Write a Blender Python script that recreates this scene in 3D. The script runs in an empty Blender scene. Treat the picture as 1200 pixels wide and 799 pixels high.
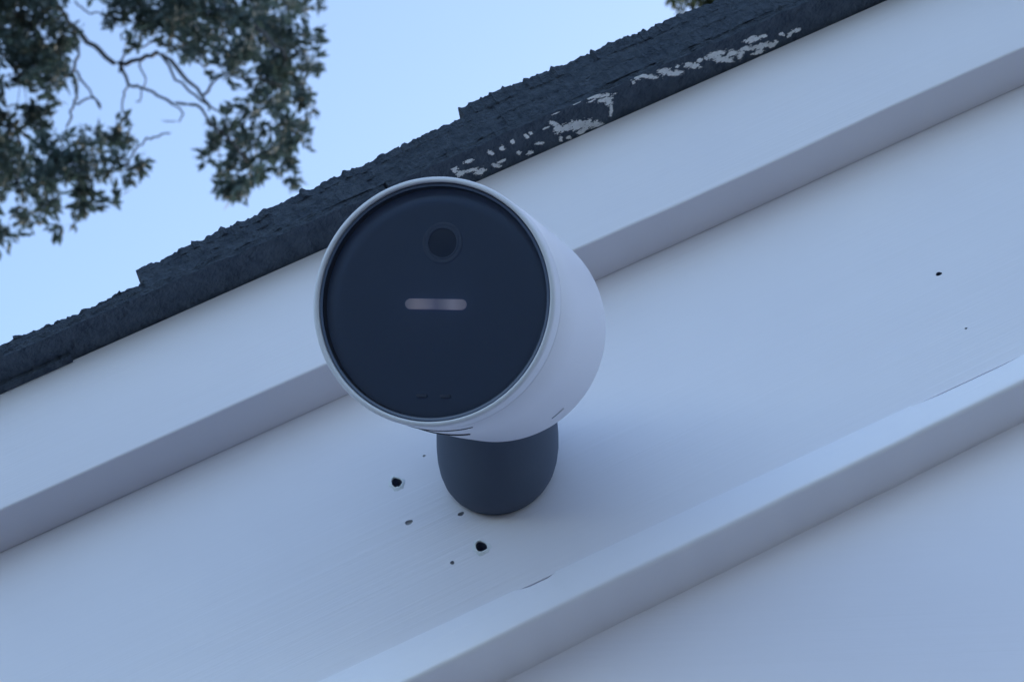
import bpy, bmesh, math, random
from mathutils import Vector, Matrix, Euler, noise
R = math.radians
scene = bpy.context.scene

# ------------------------------------------------------------------ camera
MZ = 3.0                                    # height of the camera mount above the ground
cam_d = bpy.data.cameras.new('view_camera')
cam = bpy.data.objects.new('view_camera', cam_d)
scene.collection.objects.link(cam)
scene.camera = cam
cam.location = (0.1282, -0.6273, MZ - 0.5405)
_f = Vector((-0.14579587, 0.71982436, 0.67867257))
_r = Vector((0.98806786, 0.14037759, 0.06337224))
_u = Vector((0.04965354, -0.67981396, 0.73170178))
cam.rotation_euler = Matrix((_r, _u, -_f)).transposed().to_euler()
cam_d.sensor_fit = 'HORIZONTAL'
cam_d.sensor_width = 36.0
cam_d.lens = 86.4
cam_d.clip_start = 0.02
cam_d.clip_end = 5000.0
cam_d.dof.use_dof = True
cam_d.dof.focus_distance = 0.78
cam_d.dof.aperture_fstop = 56.0

# ------------------------------------------------------------------ sky, sun, exposure
SUN_EL, SUN_AZ = R(22), R(145)              # low, behind the house to the right: the gable is in open shade
sun_dir = Vector((math.sin(SUN_AZ) * math.cos(SUN_EL), -math.cos(SUN_AZ) * math.cos(SUN_EL), math.sin(SUN_EL)))
world = bpy.data.worlds.new('World')
scene.world = world
world.use_nodes = True
wn = world.node_tree
wn.nodes.clear()
sky = wn.nodes.new('ShaderNodeTexSky')
sky.sky_type = 'NISHITA'
sky.sun_disc = False
sky.sun_elevation = SUN_EL
sky.sun_rotation = math.atan2(sun_dir.x, sun_dir.y)
sky.altitude = 50
sky.air_density = 1.0
sky.dust_density = 1.3
sky.ozone_density = 1.95
wb = wn.nodes.new('ShaderNodeBackground')
wb.inputs['Strength'].default_value = 0.15
wo = wn.nodes.new('ShaderNodeOutputWorld')
wn.links.new(sky.outputs[0], wb.inputs[0])
wn.links.new(wb.outputs[0], wo.inputs[0])

sun_d = bpy.data.lights.new('sun', 'SUN')
sun_d.energy = 0.6
sun_d.angle = R(120)
sun_d.color = (0.94, 0.88, 1.0)
sun = bpy.data.objects.new('sun', sun_d)
scene.collection.objects.link(sun)
sun.location = (3, -4, 8)
sun.rotation_euler = sun_dir.to_track_quat('Z', 'Y').to_euler()

vs = scene.view_settings
vs.view_transform = 'Standard'
vs.look = 'None'
vs.gamma = 1.0
vs.exposure = 1.46
vs.use_curve_mapping = False
scene.cycles.use_denoising = True
scene.cycles.max_bounces = 6
scene.cycles.diffuse_bounces = 4
scene.cycles.transmission_bounces = 3

# ------------------------------------------------------------------ helpers
COL = scene.collection
def link(o, parent=None):
    COL.objects.link(o)
    if parent is not None:
        o.parent = parent
    return o
def mesh_obj(name, bm, mat, parent=None, smooth=False, normals=True):
    if normals:
        bmesh.ops.recalc_face_normals(bm, faces=bm.faces[:])
    me = bpy.data.meshes.new(name)
    bm.to_mesh(me); bm.free()
    me.materials.append(mat)
    if smooth:
        me.polygons.foreach_set('use_smooth', [True] * len(me.polygons))
    return link(bpy.data.objects.new(name, me), parent)
def empty(name, loc, label, cat, group=None):
    o = bpy.data.objects.new(name, None)
    o.location = loc
    o.empty_display_size = 0.1
    o['label'] = label; o['category'] = cat
    if group: o['group'] = group
    return link(o)
def bm_prism(bm, pts2, y0, y1):
    """extrude a polygon of (x, z) points from y0 to y1"""
    a = [bm.verts.new((x, y0, z)) for x, z in pts2]
    b = [bm.verts.new((x, y1, z)) for x, z in pts2]
    n = len(a)
    bm.faces.new(a); bm.faces.new(b[::-1])
    for i in range(n):
        bm.faces.new((a[i], b[i], b[(i + 1) % n], a[(i + 1) % n]))
def bm_sweep(bm, rings, cap=True, closed=True):
    vs_ = [[bm.verts.new(p) for p in r] for r in rings]
    m = len(vs_[0])
    for k in range(len(vs_) - 1):
        for i in range(m if closed else m - 1):
            j = (i + 1) % m
            bm.faces.new((vs_[k][i], vs_[k][j], vs_[k + 1][j], vs_[k + 1][i]))
    if cap:
        bm.faces.new(vs_[0][::-1]); bm.faces.new(vs_[-1])
def bm_lathe(bm, prof, seg=96, frame=Matrix.Identity(4)):
    """revolve (radius, axial) points about the frame's z axis; radius 0 closes"""
    rings = []
    for r_, z in prof:
        if r_ < 1e-7:
            rings.append([bm.verts.new(frame @ Vector((0, 0, z)))])
        else:
            rings.append([bm.verts.new(frame @ Vector((r_ * math.cos(2 * math.pi * i / seg), r_ * math.sin(2 * math.pi * i / seg), z))) for i in range(seg)])
    for a, b in zip(rings[:-1], rings[1:]):
        for i in range(seg):
            j = (i + 1) % seg
            if len(a) == 1 and len(b) > 1: bm.faces.new((a[0], b[i], b[j]))
            elif len(b) == 1 and len(a) > 1: bm.faces.new((a[i], b[0], a[j]))
            elif len(a) > 1: bm.faces.new((a[i], b[i], b[j], a[j]))
def bevel(o, w, seg=3, ang=30):
    m = o.modifiers.new('bevel', 'BEVEL')
    m.width = w; m.segments = seg; m.limit_method = 'ANGLE'; m.angle_limit = R(ang)
    return m
def sharp_smooth(o, ang=35):
    me = o.data
    me.polygons.foreach_set('use_smooth', [True] * len(me.polygons))
    bm = bmesh.new(); bm.from_mesh(me)
    for e in bm.edges:
        if len(e.link_faces) == 2 and e.calc_face_angle(0) > R(ang): e.smooth = False
    bm.to_mesh(me); bm.free()

# ------------------------------------------------------------------ materials
def mat_new(name):
    m = bpy.data.materials.new(name)
    m.use_nodes = True
    nt = m.node_tree
    return m, nt, nt.nodes['Principled BSDF']
def node(nt, t, **kw):
    n = nt.nodes.new(t)
    for k, v in kw.items(): setattr(n, k, v)
    return n
def noise_tex(nt, scale, detail=4, rough=0.55, vec=None, stretch=None):
    tc = node(nt, 'ShaderNodeTexCoord')
    src = tc.outputs['Object']
    if stretch:
        mp = node(nt, 'ShaderNodeMapping')
        mp.inputs['Scale'].default_value = stretch
        nt.links.new(src, mp.inputs[0]); src = mp.outputs[0]
    n = node(nt, 'ShaderNodeTexNoise')
    n.inputs['Scale'].default_value = scale
    n.inputs['Detail'].default_value = detail
    n.inputs['Roughness'].default_value = rough
    nt.links.new(src, n.inputs['Vector'])
    return n.outputs['Fac']
def ramp(nt, fac, stops):
    r_ = node(nt, 'ShaderNodeValToRGB')
    els = r_.color_ramp.elements
    while len(els) < len(stops): els.new(0.5)
    for e, (p, c) in zip(els, stops):
        e.position = p; e.color = (*c, 1)
    nt.links.new(fac, r_.inputs[0])
    return r_.outputs[0]
def bump(nt, bsdf, facs, dist):
    prev = None
    for fac, st, dd in facs:
        b = node(nt, 'ShaderNodeBump')
        b.inputs['Strength'].default_value = st
        b.inputs['Distance'].default_value = dd
        nt.links.new(fac, b.inputs['Height'])
        if prev is not None: nt.links.new(prev, b.inputs['Normal'])
        prev = b.outputs[0]
    nt.links.new(prev, bsdf.inputs['Normal'])

def painted_wood(name, lo, hi, grain=0.2, rough=0.5):
    m, nt, b = mat_new(name)
    g = noise_tex(nt, 60, 6, 0.6, stretch=(0.10, 3.0, 9.0))      # long fine grain along the board
    g2 = noise_tex(nt, 14, 3, 0.5, stretch=(0.5, 1.0, 3.0))      # brush sags
    big = noise_tex(nt, 5, 5, 0.6)
    nt.links.new(ramp(nt, big, [(0.3, lo), (0.7, hi)]), b.inputs['Base Color'])
    patch = noise_tex(nt, 9, 3, 0.5, stretch=(0.6, 1.0, 1.6))
    mk = ramp(nt, patch, [(0.42, (0, 0, 0)), (0.66, (1, 1, 1))])
    mul = node(nt, 'ShaderNodeMath', operation='MULTIPLY')
    nt.links.new(g, mul.inputs[0]); nt.links.new(mk, mul.inputs[1])
    b.inputs['Roughness'].default_value = rough
    fine = noise_tex(nt, 130, 4, 0.6, stretch=(0.05, 2.0, 6.0))    # bristle marks everywhere
    bump(nt, b, [(g2, 0.30, 0.002), (fine, grain * 0.45, 0.0007), (mul.outputs[0], grain, 0.0016)], 0)
    return m
WHITE = painted_wood('white_board_paint', (0.745, 0.71, 0.78), (0.81, 0.775, 0.83))
WHITE_TRIM = painted_wood('white_trim_paint', (0.83, 0.80, 0.86), (0.88, 0.85, 0.90), 0.2, 0.45)
SIDING = painted_wood('siding_paint', (0.78, 0.74, 0.82), (0.83, 0.79, 0.86), 0.12, 0.6)

def simple(name, col, rough=0.5, bumps=None, var=None, spec=None):
    m, nt, b = mat_new(name)
    b.inputs['Base Color'].default_value = (*col, 1)
    b.inputs['Roughness'].default_value = rough
    if spec is not None: b.inputs['Specular IOR Level'].default_value = spec
    if var:
        f = noise_tex(nt, var[0], 5, 0.6)
        nt.links.new(ramp(nt, f, [(0.35, col), (0.65, var[1])]), b.inputs['Base Color'])
    if bumps:
        bump(nt, b, [(noise_tex(nt, s, 3, 0.6), st, dd) for s, st, dd in bumps], 0)
    return m
RAW_WOOD = simple('hole_lining', (0.12, 0.14, 0.20), 0.8, [(900, 0.4, 0.0006)])
TORN_PAINT = simple('torn_paint', (0.70, 0.71, 0.74), 0.6, [(700, 0.5, 0.0006)])
SHINGLE = simple('asphalt_shingle', (0.036, 0.047, 0.068), 0.95, [(700, 1.0, 0.0016), (260, 0.5, 0.002)], (260, (0.066, 0.082, 0.110)), 0.2)  # charcoal with the blue of lens haze put into the colour
FELT = simple('shingle_backing', (0.060, 0.080, 0.114), 0.9, [(600, 0.9, 0.0014), (120, 0.6, 0.004), (30, 0.5, 0.010)], (150, (0.088, 0.112, 0.152)), 0.25)  # bluish for lens haze, lighter than the shingle to offset underside shade
SMEAR = simple('dried_paint', (0.90, 0.90, 0.92), 0.55, [(700, 0.6, 0.0006)], (300, (0.95, 0.95, 0.96)))
BODY = simple('white_plastic', (0.74, 0.73, 0.80), 0.42, [(1500, 0.05, 0.0002)], None, 0.4)
RIM = simple('rim_plastic', (0.66, 0.66, 0.73), 0.45)
GASKET = simple('grey_gasket', (0.085, 0.115, 0.19), 0.4)
RUBBER = simple('dark_rubber', (0.078, 0.100, 0.148), 0.62, [(900, 0.12, 0.0004)], None, 0.35)  # blue lens haze that lifts the dark rubber is put into its colour
PLATE = simple('hazed_plate', (0.225, 0.340, 0.600), 0.25)  # black plastic; lens haze is painted in as this lighter blue
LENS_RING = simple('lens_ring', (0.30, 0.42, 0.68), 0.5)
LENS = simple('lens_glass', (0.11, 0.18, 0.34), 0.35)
def led_mat():                                # frosted bar; weak glow added to brighten it, strongest near both ends
    m, nt, b = mat_new('status_diffuser')
    b.inputs['Base Color'].default_value = (0.70, 0.70, 0.82, 1)
    tc = node(nt, 'ShaderNodeUVMap')
    sx = node(nt, 'ShaderNodeSeparateXYZ'); nt.links.new(tc.outputs[0], sx.inputs[0])
    f = ramp(nt, sx.outputs[0], [(0.0, (0.030, 0.036, 0.058)), (0.20, (0.078, 0.076, 0.104)), (0.40, (0.046, 0.048, 0.080)), (0.50, (0.020, 0.022, 0.052)), (0.60, (0.032, 0.036, 0.062)), (0.78, (0.080, 0.084, 0.124)), (0.95, (0.050, 0.052, 0.080))])
    nt.links.new(f, b.inputs['Emission Color']); b.inputs['Emission Strength'].default_value = 0.38
    return m
LED = led_mat()
SLOT = simple('slot_dark', (0.015, 0.018, 0.028), 0.7)
BARK = simple('bark', (0.055, 0.055, 0.06), 0.9, [(40, 0.8, 0.01)], (20, (0.085, 0.082, 0.085)))
GROUND = simple('ground_gravel', (0.045, 0.047, 0.045), 0.95, [(60, 0.6, 0.02)], (3.0, (0.07, 0.07, 0.065)))
def leaf_mat(name, lo, hi):
    m, nt, b = mat_new(name)
    f = noise_tex(nt, 1.6, 4, 0.7)
    nt.links.new(ramp(nt, f, [(0.35, lo), (0.65, hi)]), b.inputs['Base Color'])
    b.inputs['Roughness'].default_value = 0.6
    tr = node(nt, 'ShaderNodeBsdfTranslucent')
    tr.inputs[0].default_value = (hi[0] * 1.2, hi[1] * 1.3, hi[2], 1)
    mx = node(nt, 'ShaderNodeMixShader'); mx.inputs[0].default_value = 0.22
    out = [n for n in nt.nodes if n.type == 'OUTPUT_MATERIAL'][0]
    nt.links.new(b.outputs[0], mx.inputs[1]); nt.links.new(tr.outputs[0], mx.inputs[2])
    nt.links.new(mx.outputs[0], out.inputs[0])
    return m
LEAF = leaf_mat('leaf_dark', (0.052, 0.082, 0.092), (0.078, 0.114, 0.118))
LEAF2 = leaf_mat('leaf_olive', (0.055, 0.075, 0.04), (0.095, 0.115, 0.055))
def cover_glass():
    m = bpy.data.materials.new('tinted_cover'); m.use_nodes = True
    nt = m.node_tree; nt.nodes.clear()
    out = node(nt, 'ShaderNodeOutputMaterial')
    tr = node(nt, 'ShaderNodeBsdfTransparent'); tr.inputs[0].default_value = (0.88, 0.90, 0.93, 1)
    gl = node(nt, 'ShaderNodeBsdfGlossy'); 
    sm = noise_tex(nt, 55, 5, 0.65)                               # wiped smudges and a film of dust
    mr = node(nt, 'ShaderNodeMapRange'); mr.inputs['From Min'].default_value = 0.35; mr.inputs['From Max'].default_value = 0.7
    mr.inputs['To Min'].default_value = 0.03; mr.inputs['To Max'].default_value = 0.16
    nt.links.new(sm, mr.inputs['Value']); nt.links.new(mr.outputs[0], gl.inputs['Roughness'])
    fr = node(nt, 'ShaderNodeFresnel'); fr.inputs[0].default_value = 1.5
    mx = node(nt, 'ShaderNodeMixShader')
    nt.links.new(fr.outputs[0], mx.inputs[0]); nt.links.new(tr.outputs[0], mx.inputs[1]); nt.links.new(gl.outputs[0], mx.inputs[2])
    nt.links.new(mx.outputs[0], out.inputs[0])
    return m
COVER = cover_glass()

# ------------------------------------------------------------------ ground
bm = bmesh.new()
bmesh.ops.create_grid(bm, x_segments=40, y_segments=40, size=2000)
g = mesh_obj('ground', bm, GROUND); g['kind'] = 'structure'
SMEARS=[
(44.01,-29.54,1.93,0.08,0.09,0.64),(43.91,-24.90,3.28,0.87,0.00,0.84),(47.70,-22.44,1.95,0.17,0.14,1.29),(53.00,-28.98,0.93,1.12,-0.39,0.56),(57.83,-28.53,0.87,1.21,-0.54,0.63),(62.05,-29.68,0.81,0.43,-0.15,0.98),(67.67,-29.38,0.76,1.03,-0.43,0.51),(69.66,-29.90,0.65,0.34,-0.09,0.59),(72.22,-23.45,1.50,0.46,-0.00,0.63),(63.69,-23.29,0.82,0.43,-0.12,0.79),(67.95,-21.02,1.45,-0.04,0.17,0.87),(53.97,-22.07,1.54,1.20,-0.24,0.72),(56.95,-23.04,1.77,-0.05,0.12,0.65),(79.18,-29.75,1.52,1.34,-0.35,0.84),(80.79,-26.16,2.01,0.62,0.01,1.89),(83.83,-24.99,2.36,0.72,0.01,1.47),(87.98,-24.09,3.38,0.89,0.08,2.12),(92.05,-22.38,3.40,1.04,0.03,1.90),(95.74,-20.45,2.91,2.19,-0.33,1.09),(89.61,-20.25,1.96,-0.05,0.23,1.09),(80.77,-21.06,0.00,1.06,-0.67,-0.21),(84.21,-20.10,1.00,0.09,0.12,0.87),(75.90,-29.15,1.29,-0.04,0.09,0.43),(98.12,-33.15,5.08,1.74,-0.01,0.72),(100.60,-30.20,2.70,0.52,0.10,1.06),(101.79,-28.32,0.90,1.55,-0.89,0.67),(102.40,-24.63,0.58,0.37,-0.60,2.86),(95.53,-32.39,1.62,-0.05,0.07,0.32),(113.99,-34.20,1.21,1.18,-0.32,0.62),(118.13,-32.72,4.68,2.99,-0.16,0.75),(112.71,-32.56,0.68,0.35,-0.09,0.79),(125.92,-31.48,2.76,1.11,-0.03,1.02),(128.88,-28.72,3.82,1.54,-0.04,1.23),(131.15,-30.92,0.69,0.35,-0.08,0.79),(135.51,-29.55,1.57,0.46,0.06,1.27),(138.24,-27.76,2.09,1.05,-0.12,1.20),(140.58,-29.29,1.04,0.52,-0.08,0.80),(143.43,-28.49,0.87,0.44,-0.08,0.80),(147.10,-28.73,3.83,0.73,0.16,1.29),(149.72,-25.32,4.17,2.54,-0.23,1.35),(154.54,-25.67,2.30,0.78,0.04,1.27),(157.66,-23.44,0.80,0.76,-0.92,1.91),(160.73,-24.83,3.54,0.90,0.10,1.08),(166.53,-23.20,3.92,0.99,0.13,1.30),(162.85,-28.17,2.81,0.53,0.18,1.30),(167.95,-27.26,1.60,0.47,0.05,0.64),(164.86,-20.88,2.25,0.19,0.18,0.88),(170.85,-21.46,1.39,0.12,0.24,1.11),(172.77,-22.19,0.90,0.45,-0.06,0.81),(175.54,-24.58,1.08,0.53,-0.06,0.81),(178.75,-22.57,1.31,-0.19,0.31,0.88),(181.42,-23.35,2.14,0.41,0.14,0.88),(71.79,-34.66,1.62,0.06,0.03,0.19),(80.48,-33.90,1.47,0.06,0.03,0.17),(89.39,-34.30,1.45,-0.04,0.05,0.21),(40.19,-25.63,1.62,0.14,0.14,1.28),(38.24,-28.39,1.15,-0.48,0.53,1.43),]
MASSES=[(-3.744, 6.26, 8.187, 0.253),(-3.715, 6.54, 8.263, 0.181),(-3.698, 6.38, 7.896, 0.208),(-3.808, 6.59, 7.788, 0.16),(-3.689, 6.61, 7.424, 0.173),(-3.178, 6.11, 7.06, 0.131),(-3.292, 6.06, 6.939, 0.115),(-3.403, 6.8, 7.893, 0.111),(-3.028, 6.28, 7.127, 0.109),(-3.172, 6.26, 7.008, 0.124),(-3.669, 6.95, 7.657, 0.094),(-3.645, 6.47, 6.947, 0.056),(-4.021, 6.8, 7.74, 0.214),(-3.27, 6.48, 8.458, 0.154),(-3.16, 6.63, 8.592, 0.207),(-2.762, 6.19, 8.047, 0.222),(-2.723, 6.62, 8.508, 0.204),(-3.089, 6.83, 8.637, 0.131),(-2.537, 6.52, 8.212, 0.157),(-2.481, 6.72, 8.252, 0.101),(-2.692, 6.65, 8.231, 0.125),(-2.606, 6.11, 7.642, 0.11),(-2.613, 6.73, 8.129, 0.117),(-2.427, 6.58, 7.88, 0.065),(-2.523, 6.32, 7.537, 0.086),(-2.284, 6.08, 7.132, 0.083),(-2.804, 6.83, 7.866, 0.117),(-2.507, 6.48, 7.453, 0.111),(-2.471, 6.7, 7.72, 0.073),(-2.799, 6.84, 7.674, 0.099),(-2.604, 6.69, 7.527, 0.105),(-2.55, 6.88, 7.722, 0.066),(-2.559, 6.41, 7.108, 0.054),(-3.299, 6.77, 9.221, 0.272),(-2.804, 6.45, 8.758, 0.256),(-3.754, 6.89, 9.57, 0.282),(-2.687, 6.84, 9.17, 0.223),(-3.638, 6.14, 8.459, 0.297),(-4.002, 6.17, 8.353, 0.299),(-3.988, 6.25, 7.826, 0.291),]
BRANCH=[
[(-5.906, 6.85, 9.693, 0.0216), (-4.52, 6.26, 8.979, 0.0192), (-3.94, 6.47, 8.841, 0.0168), (-3.855, 6.76, 8.913, 0.0144), (-3.756, 6.85, 8.802, 0.0144), (-3.597, 6.83, 8.618, 0.0132), (-3.399, 6.72, 8.355, 0.012), (-3.255, 6.63, 8.264, 0.0108), (-3.11, 6.53, 8.169, 0.0108), (-2.901, 6.35, 7.79, 0.0096), (-2.748, 6.23, 7.507, 0.0072), (-2.67, 6.17, 7.328, 0.0048)] ,
[(-3.399, 6.72, 8.355, 0.0096), (-3.264, 6.6, 8.052, 0.0077), (-3.119, 6.48, 7.859, 0.0072), (-2.923, 6.33, 7.592, 0.0072), (-2.754, 6.22, 7.429, 0.0072), (-2.648, 6.16, 7.227, 0.0048)] ,
[(-3.371, 6.68, 8.242, 0.0072), (-3.369, 6.71, 8.43, 0.0048), (-3.144, 6.58, 8.31, 0.0048), (-2.776, 6.27, 7.739, 0.0048)] ,
[(-3.756, 6.85, 8.802, 0.0096), (-3.69, 6.85, 8.619, 0.0072), (-3.69, 6.84, 8.468, 0.0084), (-3.61, 6.79, 8.232, 0.0072), (-3.607, 6.78, 8.123, 0.006), (-3.596, 6.75, 7.953, 0.0048)] ,
[(-3.669, 6.83, 8.439, 0.0072), (-3.535, 6.76, 8.219, 0.0048), (-3.401, 6.65, 7.948, 0.0048)] ,
[(-3.596, 6.77, 8.137, 0.006), (-3.512, 6.74, 8.13, 0.0048), (-3.409, 6.66, 7.976, 0.0036)] ,
[(-3.788, 6.85, 8.442, 0.0072), (-3.77, 6.84, 8.274, 0.0048), (-3.749, 6.82, 8.03, 0.0048)] ,
[(-3.272, 6.6, 8.043, 0.0048), (-3.265, 6.57, 7.889, 0.0048), (-3.171, 6.48, 7.657, 0.0036)] ,
[(-2.923, 6.33, 7.592, 0.0048), (-2.799, 6.22, 7.341, 0.0036), (-2.933, 6.31, 7.446, 0.0024)] ,
[(-3.11, 6.53, 8.169, 0.0072), (-2.945, 6.37, 7.778, 0.006), (-2.771, 6.24, 7.509, 0.006), (-2.626, 6.16, 7.309, 0.0048)] ,
[(-3.247, 6.62, 8.234, 0.0048), (-3.159, 6.52, 7.941, 0.0036), (-3.159, 6.49, 7.792, 0.0036)] ,
[(-3.052, 6.33, 7.202, 0.0048), (-3.015, 6.33, 7.321, 0.0048), (-2.92, 6.27, 7.298, 0.0048), (-2.85, 6.24, 7.278, 0.0024)] ,
[(-2.748, 6.23, 7.507, 0.0072), (-2.646, 6.19, 7.573, 0.006), (-2.477, 6.15, 7.48, 0.0048), (-2.372, 6.19, 7.486, 0.0048)] ,
[(-2.648, 6.16, 7.227, 0.0072), (-2.542, 6.16, 7.116, 0.006), (-2.48, 6.25, 7.067, 0.0048)] ,
[(-5.906, 6.85, 9.693, 0.0192), (-4.339, 6.15, 7.875, 0.0168), (-4.105, 6.66, 8.13, 0.0144), (-3.896, 6.85, 8.079, 0.012), (-3.627, 6.74, 7.751, 0.0096), (-3.293, 6.5, 7.41, 0.0072)] ,
[(-3.896, 6.85, 8.079, 0.0096), (-3.779, 6.78, 7.612, 0.0072)] ,
[(-4.52, 6.26, 8.979, 0.0168), (-3.848, 6.52, 9.174, 0.0144), (-3.491, 6.84, 9.192, 0.012), (-2.951, 6.51, 8.522, 0.012), (-2.549, 6.2, 7.922, 0.0096), (-2.365, 6.16, 7.625, 0.0072)] ,
[(-3.77, 6.82, 8.977, 0.0048), (-3.691, 6.85, 8.92, 0.0048), (-3.538, 6.83, 8.843, 0.0036)] ,
]
TREE2=[(-0.938, 9, 11.382, 0.069), (-0.821, 9, 11.353, 0.086), (-0.716, 9, 11.375, 0.095), (-0.59, 9, 11.427, 0.12), (-0.838, 9, 11.931, 0.258), (-0.515, 9, 11.979, 0.301), (-1.059, 9, 12.132, 0.258), (-0.68, 9, 12.72, 0.473), (-0.232, 9, 13.036, 0.473), (-1.136, 9, 13.063, 0.387), (-0.685, 9, 13.89, 0.516)]
# ------------------------------------------------------------------ house: gable end of a small building
TH = R(29.88); CT, ST = math.cos(TH), math.sin(TH)
XR, XE = 2.6, -1.45                          # ridge and left wall end (world x)
DEPTH = 5.2
house = empty('house', (XR, 2.5, 0), 'white painted gable end of a house with dark shingled roof edge', 'house')
HI = Vector((-XR, -2.5, 0))                  # house-local offset
def on_rake(name, bm, mat, parent=house, side=1, smooth=False):
    """object whose local x runs up the rake, y into the wall, z square to the slope"""
    o = mesh_obj(name, bm, mat, parent, smooth)
    if side > 0: loc, ry = Vector((0, 0, MZ)), -TH
    else: loc, ry = Vector((2 * XR, 0, MZ)), TH
    if parent is house:
        o.location = loc + HI; o.rotation_euler = (0, ry, 0)
    return o
def d_at(x, s): return (x + s * ST) / CT     # plumb cut: rake coordinate of world x at height s
def plain_board(bm, s0, s1, y0, y1, side, xe=XE - 0.25, xr=XR):
    pts = [(d_at(xe, s0), s0), (d_at(xr - 0.0005, s0), s0), (d_at(xr - 0.0005, s1), s1), (d_at(xe, s1), s1)]
    bm_prism(bm, [(side * x, z) for x, z in pts], y0, y1)
S1, S2, S4 = 0.1062, 0.0531, -0.0724
# top trim board (fascia) on each slope
rnd = random.Random(5)
bm = bmesh.new()
N = 160
rings = []
ds = [-1.9] + [-0.35 + 0.8 * i / N for i in range(N + 1)] + [2.9]
for d in ds:                                  # hand-planed edge: a few tenths of a millimetre of wander
    w = 0.0009 * noise.noise(Vector((d * 11, 0.3, 0))) + 0.0002 * noise.noise(Vector((d * 70, 4.3, 0)))
    r_ = 0.0005
    rings.append([(d, -0.0003, S1 - 0.0006), (d, -0.019, S1 - 0.0006), (d, -0.019 , S2 + r_ * 2.2 + w), (d, -0.019 + r_ * 0.35, S2 + r_ * 0.8 + w), (d, -0.019 + r_, S2 + r_ * 0.15 + w), (d, -0.019 + r_ * 2.0, S2 + w), (d, -0.0003, S2 + w * 0.3)])
bm_sweep(bm, rings)
o = on_rake('fascia_board', bm, WHITE); sharp_smooth(o, 40)
bm = bmesh.new(); plain_board(bm, S2, S1 - 0.0006, -0.019, -0.0003, -1); o = on_rake('fascia_board', bm, WHITE, side=-1); bevel(o, 0.0012)

# wide rake board with old screw holes
def sb(d): return -0.0557 - 0.0179 * (min(max(d, -0.35), 0.35) + 0.0897)     # its lower edge, a little out of true
HOLES = [(-0.0360, 0.0063, 0.00190, 0.0045), (-0.0234, -0.0344, 0.00200, 0.0060), (-0.0396, -0.0116, 0.00105, 0.0010), (-0.0231, -0.0179, 0.00085, 0.0014),
         (-0.0344, -0.0350, 0.00080, 0.0012), (-0.0229, 0.0122, 0.00045, 0.0005), (0.1678, -0.0123, 0.00085, 0.006), (0.1612, -0.0395, 0.00042, 0.0005)]
def hole_loop(k, grow=1.0):
    hx, hs, hr, hd = HOLES[k]
    rr = random.Random(k + 11); n = 16
    ph = rr.uniform(0, 6); ecc = 0.92 if k < 2 else rr.uniform(0.9, 1.5)
    out = []
    for i in range(n):
        a = 2 * math.pi * i / n
        q = hr * grow * (1 + 0.07 * math.sin(3 * a + ph) + 0.04 * rr.uniform(-1, 1))
        out.append((hx + q * ecc * math.cos(a), hs + q * (1.2 if k < 2 else 1.0) * math.sin(a)))
    return out
bm = bmesh.new()
def loop_edges(bm, pts, y):
    v = [bm.verts.new((x, y, z)) for x, z in pts]
    return v, [bm.edges.new((v[i], v[(i + 1) % len(v)])) for i in range(len(v))]
outline = [(-1.9, sb(-0.35)), (-0.35, sb(-0.35)), (0.35, sb(0.35)), (2.93, sb(0.35)), (2.93, 0.101), (-1.9, 0.101)]
ov, oe = loop_edges(bm, outline, 0.0)
alle = list(oe); hv = []
for k in range(len(HOLES)):
    v, e = loop_edges(bm, hole_loop(k), 0.0); hv.append(v); alle += e
bmesh.ops.triangle_fill(bm, edges=alle, use_beauty=True)
bk = [bm.verts.new((x, 0.0209, z)) for x, z in outline]
for i in range(len(ov)):
    j = (i + 1) % len(ov); bm.faces.new((ov[i], bk[i], bk[j], ov[j]))
bm.faces.new(bk)
rake = on_rake('rake_board', bm, WHITE)
for k in range(len(HOLES)):
    hx, hs, hr, hd = HOLES[k]
    bm = bmesh.new(); pts = hole_loop(k, 1.02); shallow = hd < 0.002
    rings = []
    for q, dep in ((1.0, 0.00002), (0.93, hd * 0.5), (0.72 if shallow else 0.85, hd), (0.02, hd * 1.08)):
        rings.append([(hx + (x - hx) * q, dep, hs + (z - hs) * q) for x, z in pts])
    bm_sweep(bm, rings, cap=False)
    if shallow:
        o = mesh_obj('nick', bm, simple('nick_wood', (0.46, 0.46, 0.50), 0.8) if k == 2 else bpy.data.materials['nick_wood'], rake, True)
    else:
        o = mesh_obj('screw_hole' if k < 2 else 'nail_hole', bm, RAW_WOOD, rake, True)
    if k in (0, 1):                           # torn paint standing up round the hole
        bm = bmesh.new(); rr = random.Random(k + 40)
        a = hole_loop(k, 1.0); rings = []
        lift = [0.00035 + 0.00045 * rr.random() for _ in a]
        wide = [1.35 + 0.4 * rr.random() for _ in a]
        def rg(q, yy): return [(hx + (x - hx) * (q if q < 1.2 else w), yy * l if yy else -0.00002, hs + (z - hs) * (q if q < 1.2 else w)) for (x, z), l, w in zip(a, lift, wide)]
        bm_sweep(bm, [rg(0.97, 0), rg(1.0, -1), rg(1.14, -0.8), rg(1.5, 0)], cap=False)
        mesh_obj('paint_rim', bm, TORN_PAINT, rake, True)
bm = bmesh.new(); plain_board(bm, -0.0585, 0.101, 0.0, 0.0209, -1); on_rake('rake_board', bm, WHITE, side=-1)

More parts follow.
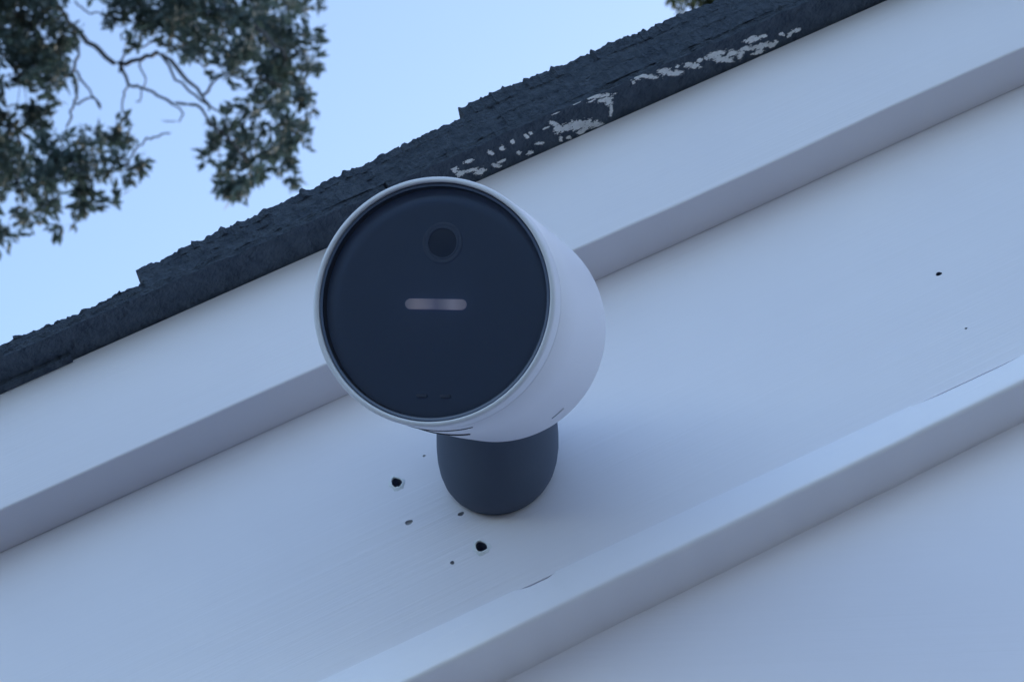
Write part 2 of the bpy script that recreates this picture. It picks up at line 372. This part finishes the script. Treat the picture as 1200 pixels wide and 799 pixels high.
# narrow strip along the lower edge of the rake board, tilted up a little, seam open in two places
def gap(d):
    g_ = -0.0004
    for a, b, m in ((-0.0210, -0.0072, 0.00085), (0.126, 0.172, 0.00060)):
        if a < d < b:
            t = (d - a) / (b - a); g_ = max(g_, m * min(1, 4 * t, 4 * (1 - t)))
    return g_
bm = bmesh.new(); rings = []
ds = [-1.9] + [-0.30 + 0.001 * i for i in range(700)] + [2.93]
for d in ds:
    w = 0.00045 * noise.noise(Vector((d * 22, 1.7, 0))) + 0.00016 * noise.noise(Vector((d * 120, 7.7, 0)))
    st, bt = sb(d) - gap(d), S4 + w
    pr = [(0.0209, st), (-0.0002, st), (-0.0005, st - 0.0003), (-0.0023, bt + 0.0024), (-0.0025, bt + 0.0017), (-0.00235, bt + 0.0010), (-0.0018, bt + 0.0004), (-0.0010, bt + 0.0001), (0.0000, bt), (0.0209, bt)]
    rings.append([(d, y, s) for y, s in pr])
bm_sweep(bm, rings)
o = on_rake('edge_strip', bm, WHITE_TRIM); sharp_smooth(o, 45)
bm = bmesh.new(); plain_board(bm, S4, -0.0587, -0.0012, 0.0209, -1); o = on_rake('edge_strip', bm, WHITE_TRIM, side=-1); bevel(o, 0.002)

# siding panels below the boards, cut to the gable, and the other walls
XW = 2 * XR - XE
def top_z(x, s=0.05):
    xx = x if x <= XR else 2 * XR - x
    return MZ + xx * ST / CT + s / CT
seams = [XE, -0.55, 0.62, 1.84, 3.06, 4.28, 5.50, XW]
for a, b in zip(seams[:-1], seams[1:]):
    a2, b2 = a + 0.0015, b - 0.0015
    pts = [(a2, 0.15), (b2, 0.15), (b2, top_z(b2))]
    if a2 < XR < b2: pts.append((XR, top_z(XR)))
    pts.append((a2, top_z(a2)))
    bm = bmesh.new(); bm_prism(bm, pts, 0.0209, 0.036)
    o = mesh_obj('siding_panel', bm, SIDING, house); o.location = HI; bevel(o, 0.001)
    if a2 < 0 < b2: o.rotation_euler.z = R(-0.7); o.location = HI + Vector((0, -0.0008, 0))   # this sheet sits a little skew
bm = bmesh.new(); bm_prism(bm, [(XE, 0.0), (XW, 0.0), (XW, 0.155), (XE, 0.155)], 0.024, DEPTH - 0.1)
o = mesh_obj('foundation', bm, simple('concrete', (0.3, 0.3, 0.29), 0.9, [(60, 0.4, 0.01)]), house); o.location = HI
for x0, x1 in ((XE + 0.004, XE + 0.10), (XW - 0.10, XW - 0.004)):
    bm = bmesh.new(); zt = min(top_z(x0, 0.02), top_z(x1, 0.02))
    bm_prism(bm, [(x0, 0.157), (x1, 0.157), (x1, zt), (x0, zt)], 0.037, DEPTH - 0.1)
    o = mesh_obj('side_wall', bm, SIDING, house); o.location = HI
bm = bmesh.new(); bm_prism(bm, [(XE + 0.1, 0.157), (XW - 0.1, 0.157), (XW - 0.1, top_z(XW - 0.1, 0.02)), (XR, top_z(XR, 0.02)), (XE + 0.1, top_z(XE + 0.1, 0.02))], DEPTH - 0.2, DEPTH - 0.1)
o = mesh_obj('back_wall', bm, SIDING, house); o.location = HI

# roof: deck, starter strips, rake shingles course by course, the rest of the field
EXPO, D0 = 0.1337, -0.0818
bm = bmesh.new()
for side in (1, -1):
    pts = []
    for d, s in ((d_at(XE - 0.33, S1), S1 - 0.015), (d_at(XR, S1 - 0.015), S1 - 0.015), (d_at(XR, S1 + 0.002), S1 + 0.002), (d_at(XE - 0.33, S1), S1 + 0.002)):
        x, z = d * CT - s * ST, MZ + d * ST + s * CT
        pts.append((x if side > 0 else 2 * XR - x, z))
    bm_prism(bm, pts, 0.002, DEPTH)
roof = mesh_obj('roof', bm, FELT, house); roof.location = HI
def roof_piece(name, bm, mat, smooth=False):
    o = mesh_obj(name, bm, mat, roof, smooth)
    o.location = (0, 0, MZ); o.rotation_euler = (0, -TH, 0)
    return o
def slab(bm, d0, d1, yo, y1, hb, ht, step, jit, seed, groove=True):
    """shingle slab; yo(d) outer edge, hb(d)/ht(d) heights above the deck; ragged granule edge"""
    n = max(2, int((d1 - d0) / step)); rr = random.Random(seed); rings = []
    b0 = b1 = 0
    for i in range(n + 1):
        d = d0 + (d1 - d0) * i / n
        b0 = 0.55 * b0 + rr.gauss(0, jit * 0.6); b1 = 0.5 * b1 + rr.gauss(0, jit * 0.7)
        if rr.random() < 0.07: b1 += jit * 2.8 * rr.random()
        w = 0.0008 * noise.noise(Vector((d * 45, seed * 1.7, 0))) + 0.0003 * noise.noise(Vector((d * 160, seed * 2.7, 0)))
        y = yo(d) - w
        lo, hi = S1 + hb(d), S1 + ht(d); mid = (lo + hi) / 2
        dj = d + (rr.gauss(0, jit * 0.5) if 0 < i < n else rr.gauss(0, jit * .3))
        q1, q2 = lo + (hi - lo) * .36, lo + (hi - lo) * .68
        g1 = 0.00015 * noise.noise(Vector((d * 60, seed, 3))) ; g2 = 0.0002 * noise.noise(Vector((d * 50, seed, 9)))
        rings.append([(d, y1, lo), (dj, y - b0 * .5, lo), (dj, y - b0 * .6 - g1, q1 - 0.0003), (dj, y + 0.0001 - g1, q1), (dj, y - g1 + g2, q1 + 0.0003), (dj, y - b0 * .6 + g2, q2 - 0.0003), (dj, y + 0.0001 + g2, q2), (dj, y - b1 * .5, q2 + 0.0003), (dj, y - b1 * .6, hi - 0.0007 + b1 * .5), (dj, y + 0.0012, hi + b1), (d, y1, hi)])
    bm_sweep(bm, rings)
near = lambda d: -0.35 < d < 0.5
def lerp(a, b, t): return a + (b - a) * t
# starter course: pieces butted along the rake
STARTS = [(-2.0, -1.05, 0.030), (-1.05, 0.0115, 0.0336), (0.0125, 0.97, 0.0345), (0.972, 1.93, 0.031), (1.932, 2.99, 0.033)]
for k, (a, b, ov_) in enumerate(STARTS):
    bm = bmesh.new()
    step = 0.0016 if near(a) or near(b) else 0.02
    slab(bm, a, b, lambda d: -ov_, 0.9, lambda d: 0.0, lambda d: 0.0034, step, 0.00045, 70 + k)
    o = roof_piece('starter_strip', bm, FELT); o.data.materials.append(SHINGLE)
    for p in o.data.polygons:
        if p.normal.z > -0.6: p.material_index = 1        # granule-covered edge; backing below is lightened to offset its shade
bm = bmesh.new()                              # felt lip hanging over the board, torn off at one spot
slab(bm, -1.0, -0.1150, lambda d: -0.0225, -0.0193, lambda d: -0.0017, lambda d: -0.0001, 0.003, 0.0001, 90)
roof_piece('felt_lip', bm, FELT)
# per course: overhang and height of its top above the deck, at the butt and at the next butt (an uneven, twice-laid roof)
EDGE = {-2: (0.0330, 0.0325, 0.0120, 0.0080), -1: (0.0325, 0.0325, 0.0082, 0.0075), 0: (0.0328, 0.0345, 0.0147, 0.0184), 1: (0.0345, 0.0345, 0.0240, 0.0214), 2: (0.0345, 0.0340, 0.0270, 0.0225)}
ncourse0 = int((-1.95 - D0) / EXPO); ncourse1 = int((2.9 - D0) / EXPO)
for k in range(ncourse0, ncourse1 + 1):
    a = D0 + k * EXPO; L = min(EXPO + 0.0012, 2.985 - a)
    rr = random.Random(k * 7 + 1)
    o0, o1, t0, t1 = EDGE.get(k, (0.034 + rr.uniform(-.003, .003), 0.034 + rr.uniform(-.003, .003), 0.022 + rr.uniform(-.003, .003), 0.016 + rr.uniform(-.002, .002)))
    yo = lambda d: -lerp(o0, o1, (d - a) / EXPO)
    ht = lambda d: lerp(t0, t1, (d - a) / EXPO)
    bm = bmesh.new()
    slab(bm, a, a + L, yo, 0.92 + rr.uniform(-.2, .2), lambda d: 0.0030, ht, 0.0009 if near(a) else 0.012, 0.00050, 200 + k)
    roof_piece('shingle', bm, SHINGLE)
for side in (1, -1):                          # the field behind and the far slope, stepped course by course
    bm = bmesh.new()
    for k in range(ncourse0, ncourse1 + 1):
        a = D0 + k * EXPO; b = min(a + EXPO, 2.985); y0 = 0.70 if side > 0 else -0.036
        q = []
        for d, h in ((a, 0.0025), (b, 0.0025), (b, 0.0098), (a, 0.0164)):
            s = S1 + h; x, z = d * CT - s * ST, MZ + d * ST + s * CT
            q.append((x if side > 0 else 2 * XR - x, z))
        bm_prism(bm, q, y0 + 0.0, DEPTH + 0.03)
    o = mesh_obj('shingle_field', bm, SHINGLE, roof); o['kind'] = 'stuff'
bm = bmesh.new()
zr = MZ + top_z(XR, 0) - MZ
bm_prism(bm, [(XR - 0.12, top_z(XR - 0.12, S1 + 0.017)), (XR, top_z(XR, S1 + 0.019)), (XR + 0.12, top_z(XR + 0.12, S1 + 0.017)), (XR + 0.12, top_z(XR + 0.12, S1 + 0.023)), (XR, top_z(XR, S1 + 0.026)), (XR - 0.12, top_z(XR - 0.12, S1 + 0.023))], -0.045, DEPTH + 0.04)
mesh_obj('ridge_cap', bm, SHINGLE, roof)

# white paint smeared on the underside of the shingle overhang (millimetres: centre, half-axes)
for k, (cd, cy, ax, ay, bx, by) in enumerate(SMEARS):
    bm = bmesh.new(); cell = 0.00016; grid = {}       # broken, brushed-out film of paint
    ext = 1.5
    w = (abs(ax) + abs(bx)) * ext / 1000; l = (abs(ay) + abs(by)) * ext / 1000
    det = ax * by - ay * bx
    nx, ny = int(w / cell) + 1, int(l / cell) + 1
    def vert(i, j):
        if (i, j) not in grid:
            px, py = cd / 1000 + i * cell, cy / 1000 + j * cell
            jx = 0.00005 * noise.noise(Vector((px * 9000, py * 9000, 1))); jy = 0.00005 * noise.noise(Vector((px * 9000, py * 9000, 5)))
            grid[i, j] = bm.verts.new((px + jx, py + jy, S1 - 0.00015))
        return grid[i, j]
    for i in range(-nx, nx):
        for j in range(-ny, ny):
            px, py = (i + .5) * cell * 1000, (j + .5) * cell * 1000
            u, v = (px * by - py * bx) / det, (py * ax - px * ay) / det
            q = math.sqrt(u * u + v * v)
            gx, gy = cd + px, cy + py
            f = 0.9 * noise.noise(Vector((gx * .7, gy * 1.9, k * .37))) + 0.75 * noise.noise(Vector((gx * 1.9, gy * 4.2, 7.1)))
            if q < 0.98 + 0.85 * f - (0.5 if f < -0.55 else 0) and cy + py > -34.3 and cy + py < -19.2:
                bm.faces.new((vert(i, j), vert(i + 1, j), vert(i + 1, j + 1), vert(i, j + 1)))
    if not bm.faces: bm.free(); continue
    r = bmesh.ops.extrude_face_region(bm, geom=bm.faces[:])
    bmesh.ops.translate(bm, verts=[e for e in r['geom'] if isinstance(e, bmesh.types.BMVert)], vec=(0, 0, 0.00013))
    roof_piece('paint_smear', bm, SMEAR)

# ------------------------------------------------------------------ security camera
AX = Vector((-0.1046, -0.8073, -0.5809)).normalized()       # the way it looks: out from the wall and down
FC = Vector((0.00105, -0.12151, MZ - 0.04596))
e1 = Vector((0.99171573, -0.12845198, 0)); e2 = Vector((-0.0746117, -0.57604095, 0.81400855))
ROLL = R(-9)
ex = e1 * math.cos(ROLL) + e2 * math.sin(ROLL); ey = AX.cross(ex)
FR = Matrix(((ex.x, ey.x, AX.x, FC.x), (ex.y, ey.y, AX.y, FC.y), (ex.z, ey.z, AX.z, FC.z), (0, 0, 0, 1)))
MB = Vector((-0.0033 * CT + 0.0074 * ST, 0, MZ - 0.0033 * ST - 0.0074 * CT - 0.0034))   # foot of the mount on the board
device = empty('security_camera', MB, 'round white security camera on a dark mount screwed to the rake board', 'camera')
def dev(name, bm, mat, parent=device, smooth=True, ang=None):
    bm.transform(Matrix.Translation(-MB))
    o = mesh_obj(name, bm, mat, parent)
    if ang: sharp_smooth(o, ang)
    elif smooth: o.data.polygons.foreach_set('use_smooth', [True] * len(o.data.polygons))
    return o
def arc(cr, cz, r_, a0, a1, n): return [(cr + r_ * math.cos(R(a0 + (a1 - a0) * i / n)), cz + r_ * math.sin(R(a0 + (a1 - a0) * i / n))) for i in range(n + 1)]
RO, RB, LB = 0.0370, 0.0355, 0.0845
bm = bmesh.new()
prof = [(0.0345, -0.0080), (RO - 0.0006, -0.0080), (RO - 0.0001, -0.0085), (RO - 0.0003, -0.030), (RB + 0.0007, -0.055)]
prof += arc(RB - 0.012, -LB + 0.012, 0.012, 0, -90, 14) + [(0, -LB)]
bm_lathe(bm, prof, 128, FR)
body = dev('body', bm, BODY, ang=50)
bm = bmesh.new()                              # front rim: rounded lip, turned in to the cover
prof = [(0.0340, -0.0078), (RO - 0.0010, -0.0078), (RO - 0.0002, -0.0072), (RO, -0.0060), (RO, -0.0020)] + arc(RO - 0.0011, -0.0011, 0.0011, 0, 100, 7) + [(0.0354, -0.0002), (0.0352, -0.0040)]
bm_lathe(bm, prof, 128, FR)
dev('front_rim', bm, RIM, ang=60)
bm = bmesh.new()                              # grey gasket ring inside the rim
bm_lathe(bm, [(0.03530, -0.0042), (0.0351, -0.0012), (0.0349, -0.0009), (0.0342, -0.0011), (0.0339, -0.0042)], 128, FR)
dev('gasket', bm, GASKET, ang=60)
bm = bmesh.new()                              # faceplate behind the cover, then the tinted cover itself
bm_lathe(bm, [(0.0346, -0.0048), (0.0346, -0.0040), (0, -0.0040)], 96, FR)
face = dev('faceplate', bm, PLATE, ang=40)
bm = bmesh.new()
bm_lathe(bm, [(0.0343, -0.0016), (0.0339, -0.0010), (0.020, -0.0008), (0, -0.00075)], 128, FR)
dev('cover_glass', bm, COVER, ang=30)
def at_face(x, y, z): return FR @ Matrix.Translation((x, y, z))
bm = bmesh.new()
bm_lathe(bm, [(0.0062, -0.0003), (0.0061, 0.0001), (0.0058, 0.0002), (0.0054, 0.0001), (0.0050, 0.0000), (0.0048, 0.0002), (0.0044, 0.0002), (0.0042, -0.0006)], 64, at_face(0.0010, 0.0178, -0.0038))
lens = dev('lens', bm, LENS_RING, face, ang=40)
bm = bmesh.new()
bm_lathe(bm, [(0.0043, -0.00015), (0.0030, 0.0000), (0.0015, 0.0001), (0, 0.00012)], 48, at_face(0.0010, 0.0178, -0.0038))
dev('lens_glass', bm, LENS, lens)
bm = bmesh.new()                              # status light: long pill in two halves
def pill(bm, x0, x1, hh, z0, z1, fr):
    pts = []
    for cx, a0 in ((x1 - hh, -90), (x0 + hh, 90)):
        for i in range(9):
            t = R(a0 + 180 * i / 8); pts.append((cx + hh * math.cos(t), hh * math.sin(t)))
    a = [bm.verts.new(fr @ Vector((x, y, z0))) for x, y in pts]; b = [bm.verts.new(fr @ Vector((x * 1.0, y * .9, z1))) for x, y in pts]
    bm.faces.new(b); n = len(a)
    for i in range(n): bm.faces.new((a[i], a[(i + 1) % n], b[(i + 1) % n], b[i]))
uvl = bm.loops.layers.uv.new('UVMap')
lf = at_face(0.0, -0.0005, -0.0038); lfi = lf.inverted()
pill(bm, -0.0094, 0.0094, 0.0016, 0.0, 0.0004, lf)
for f_ in bm.faces:
    for lo_ in f_.loops: lo_[uvl].uv = ((lfi @ lo_.vert.co).x / 0.0188 + 0.5, 0.5)
dev('status_light', bm, LED, face, ang=40)
for x in (-0.0028, 0.0044):                   # two small spotlight dies at the bottom
    bm = bmesh.new(); pill(bm, -0.0016, 0.0016, 0.0005, 0.0, 0.0006, at_face(x, -0.0275, -0.0038))
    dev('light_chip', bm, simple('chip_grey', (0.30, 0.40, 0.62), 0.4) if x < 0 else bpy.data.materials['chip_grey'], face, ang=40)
def band(bm, z0, z1, a0, a1, rad, n=30):      # thin arc proud of the shell
    rings = []
    for i in range(n + 1):
        t = a0 + (a1 - a0) * i / n; tp = min(1, 6 * i / n, 6 * (n - i) / n) * .5 + .5
        zc, hw = (z0 + z1) / 2, (z1 - z0) / 2 * tp
        pt = lambda r_, z: FR @ Vector((r_ * math.cos(t), r_ * math.sin(t), z))
        rings.append([pt(rad - 0.0006, zc - hw), pt(rad + 0.00012, zc - hw), pt(rad + 0.00012, zc + hw), pt(rad - 0.0006, zc + hw)])
    bm_sweep(bm, rings)
for z0, z1, a0, a1 in ((-0.0150, -0.0136, -112, -74), (-0.0304, -0.0280, -120, -82)):
    bm = bmesh.new(); band(bm, z0, z1, R(a0), R(a1), RO - 0.0001); dev('speaker_slot', bm, SLOT, body, ang=40)
bm = bmesh.new(); band(bm, -0.0622, -0.0616, R(-52), R(-44), RB + 0.0006); dev('seam', bm, simple('seam_grey', (0.55, 0.56, 0.62), 0.6), body, ang=40)
# mount: flared dark foot on the wall, leaning neck, ball end in the back of the camera
bm = bmesh.new()
rear = FR @ Vector((0, 0, -LB))
rings = []
steps = [(0.0, 0.0168), (0.0012, 0.0178), (0.0035, 0.0191), (0.0065, 0.0200), (0.010, 0.0205), (0.014, 0.0206), (0.020, 0.0203), (0.028, 0.0196), (0.038, 0.0184), (0.048, 0.0170), (0.060, 0.0155)]
top_c = rear - AX * 0.002 + Vector((-0.0048, 0, 0))
for out, rad in steps:
    t = out / 0.055
    c = MB + Vector((0, -out, 0)) + (top_c - MB - Vector((0, top_c.y - MB.y, 0))) * t
    rings.append([c + Vector((math.cos(2 * math.pi * i / 72) * rad, -0.0002, math.sin(2 * math.pi * i / 72) * rad)) for i in range(72)])
bm_sweep(bm, rings)
dev('mount', bm, RUBBER, ang=50)

# ------------------------------------------------------------------ trees behind the house
def tube(bm, pts, seg=7):
    P = [Vector(p[:3]) for p in pts]; rings = []
    for i, p in enumerate(P):
        t = (P[min(i + 1, len(P) - 1)] - P[max(i - 1, 0)]).normalized()
        a = t.orthogonal().normalized(); b = t.cross(a)
        rings.append([p + (a * math.cos(2 * math.pi * j / seg) + b * math.sin(2 * math.pi * j / seg)) * pts[i][3] for j in range(seg)])
    bm_sweep(bm, rings)
def smooth_path(pts, sub, wob, rr):
    out = []
    n = len(pts)
    for i in range(n - 1):
        p0, p1, p2, p3 = (Vector(pts[max(0, min(n - 1, j))][:3]) for j in (i - 1, i, i + 1, i + 2))
        for k in range(sub):
            t = k / sub
            p = 0.5 * ((2 * p1) + (p2 - p0) * t + (2 * p0 - 5 * p1 + 4 * p2 - p3) * t * t + (3 * p1 - p0 - 3 * p2 + p3) * t ** 3)
            p += Vector((rr.gauss(0, wob), rr.gauss(0, wob), rr.gauss(0, wob)))
            out.append((*p, lerp(pts[i][3], pts[i + 1][3], t)))
    out.append(pts[-1]); return out
def spray(V, F, c, rad, nleaf, rr, ls):
    """a leafy twig tip: narrow leaves fanned round a few short shoots"""
    shoots = []
    for _ in range(max(2, nleaf // 9)):
        v = Vector((rr.gauss(0, 1), rr.gauss(0, 1), rr.gauss(-.25, .9))).normalized()
        shoots.append(v)
    for _ in range(nleaf):
        s = rr.choice(shoots); q = rr.random() ** .7
        p = c + s * rad * q + Vector((rr.gauss(0, .16), rr.gauss(0, .16), rr.gauss(0, .16))) * rad
        v = (s * .8 + Vector((rr.gauss(0, .7), rr.gauss(0, .7), rr.gauss(0, .7)))).normalized()
        w = v.cross(Vector((rr.gauss(0, 1), rr.gauss(0, 1), rr.gauss(0, 1)))).normalized()
        L = ls * rr.uniform(.6, 1.35); hw = L * rr.uniform(.16, .27)
        k = len(V); bend = w.cross(v) * L * rr.uniform(-.15, .15)
        V += [p, p + v * L * .5 + w * hw + bend, p + v * L, p + v * L * .5 - w * hw + bend]
        F.append((k, k + 1, k + 2, k + 3))
def crown_mesh(name, V, F, mat, tree):
    me = bpy.data.meshes.new(name); inv = tree.location
    me.from_pydata([v - inv for v in V], [], F); me.materials.append(mat)
    return link(bpy.data.objects.new(name, me), tree)
UP = Vector((0, 0, MZ))
rr = random.Random(17)
tree = empty('tree', (-5.9, 6.9, 0), 'large dark leafy tree whose branches hang over the left end of the roof', 'tree', 'trees behind the house')
bm = bmesh.new()
trunk = [(-5.9, 6.9, -0.05, .24), (-5.85, 6.88, 1.5, .19), (-5.8, 6.8, 4, .16), (-5.75, 6.7, 7, .12), (-5.7, 6.6, 10, .08), (-5.65, 6.55, MZ + 9.22, .05), (-5.6, 6.6, 13.2, .02)]
tube(bm, smooth_path(trunk, 5, .01, rr), 14)
limbs = [[(-5.8, 6.8, 4.5, .07), (-6.8, 6.2, 6.2, .05), (-7.6, 5.9, 7.6, .02)], [(-5.78, 6.75, 5.8, .06), (-5.4, 7.8, 7.6, .04), (-5.2, 8.4, 9, .015)], [(-5.75, 6.7, 7.2, .05), (-6.7, 7.3, 9, .03), (-7.3, 7.6, 10.5, .012)], [(-5.75, 6.7, 6.6, .05), (-5.3, 5.9, 8.4, .03), (-5.0, 5.4, 9.6, .012)], [(-5.7, 6.6, 9.5, .04), (-6.3, 6.2, 11.2, .02), (-6.6, 6.1, 12.4, .01)]]
for l in limbs: tube(bm, smooth_path(l, 5, .02, rr), 8)
for b in BRANCH:
    b = [(x, y, z + MZ, r_) for x, y, z, r_ in b]
    tube(bm, smooth_path(b, 4, .006, rr), 6)
V, F = [], []
for x, y, z, r_ in MASSES:
    c0 = Vector((x, y, z + MZ))
    n = max(4, int(22 * (r_ / .2) ** 2))
    for _ in range(n):
        v = Vector((rr.gauss(0, 1), rr.gauss(0, 1), rr.gauss(0, 1))).normalized() * r_ * rr.random() ** .45
        c = c0 + Vector((v.x, v.y * 1.3, v.z))
        spray(V, F, c, .062 * rr.uniform(.7, 1.3), 34, rr, .050)
        if rr.random() < .5:
            tube(bm, [(*c, .0015), (*(c.lerp(c0, .5) + Vector((0, 0, .02))), .002), (*c0, .003)], 4)
for _ in range(520):                          # the rest of the crown round the trunk
    v = Vector((rr.gauss(0, 1), rr.gauss(0, 1), rr.gauss(0, 1))).normalized() * rr.random() ** .4
    c = Vector((-6.2 + v.x * 2.0, 6.7 + v.y * 2.3, 9.2 + v.z * 4.0))
    if c.x > -4.35: continue
    if noise.noise(c * .9) < -.12: continue
    spray(V, F, c, .30 * rr.uniform(.7, 1.2), 70, rr, .085)
bm.transform(Matrix.Translation(-tree.location))
mesh_obj('trunk', bm, BARK, tree, True)
crown_mesh('crown', V, F, LEAF, tree)

tree2 = empty('tree', (-0.75, 9.3, 0), 'olive green tree peeping over the roof edge at the top of the picture', 'tree', 'trees behind the house')
bm = bmesh.new(); V, F = [], []
tube(bm, smooth_path([(-0.75, 9.3, -.05, .2), (-0.7, 9.25, 5, .15), (-0.7, 9.1, 11, .09), (-0.7, 9.0, 15.6, .03)], 6, .02, rr), 12)
for x, y, z, r_ in TREE2:
    c0 = Vector((x, y, z + MZ))
    tube(bm, [(-0.7, 9.1, c0.z - .9, .03), (*c0.lerp(Vector((-0.7, 9.05, c0.z - .4)), .5), .02), (*c0, .006)], 6)
    for _ in range(max(12, int(34 * (r_ / .25) ** 2))):
        v = Vector((rr.gauss(0, 1), rr.gauss(0, 1), rr.gauss(0, 1))).normalized() * r_ * rr.random() ** .4
        spray(V, F, c0 + v, .075, 20, rr, .05)
for _ in range(260):
    v = Vector((rr.gauss(0, 1), rr.gauss(0, 1), rr.gauss(0, 1))).normalized() * rr.random() ** .4
    spray(V, F, Vector((-0.5 + v.x * 1.5, 9.4 + v.y * 1.5, 17.4 + v.z * 1.6)), .28, 60, rr, .085)
bm.transform(Matrix.Translation(-tree2.location))
mesh_obj('trunk', bm, BARK, tree2, True)
crown_mesh('crown', V, F, LEAF2, tree2)
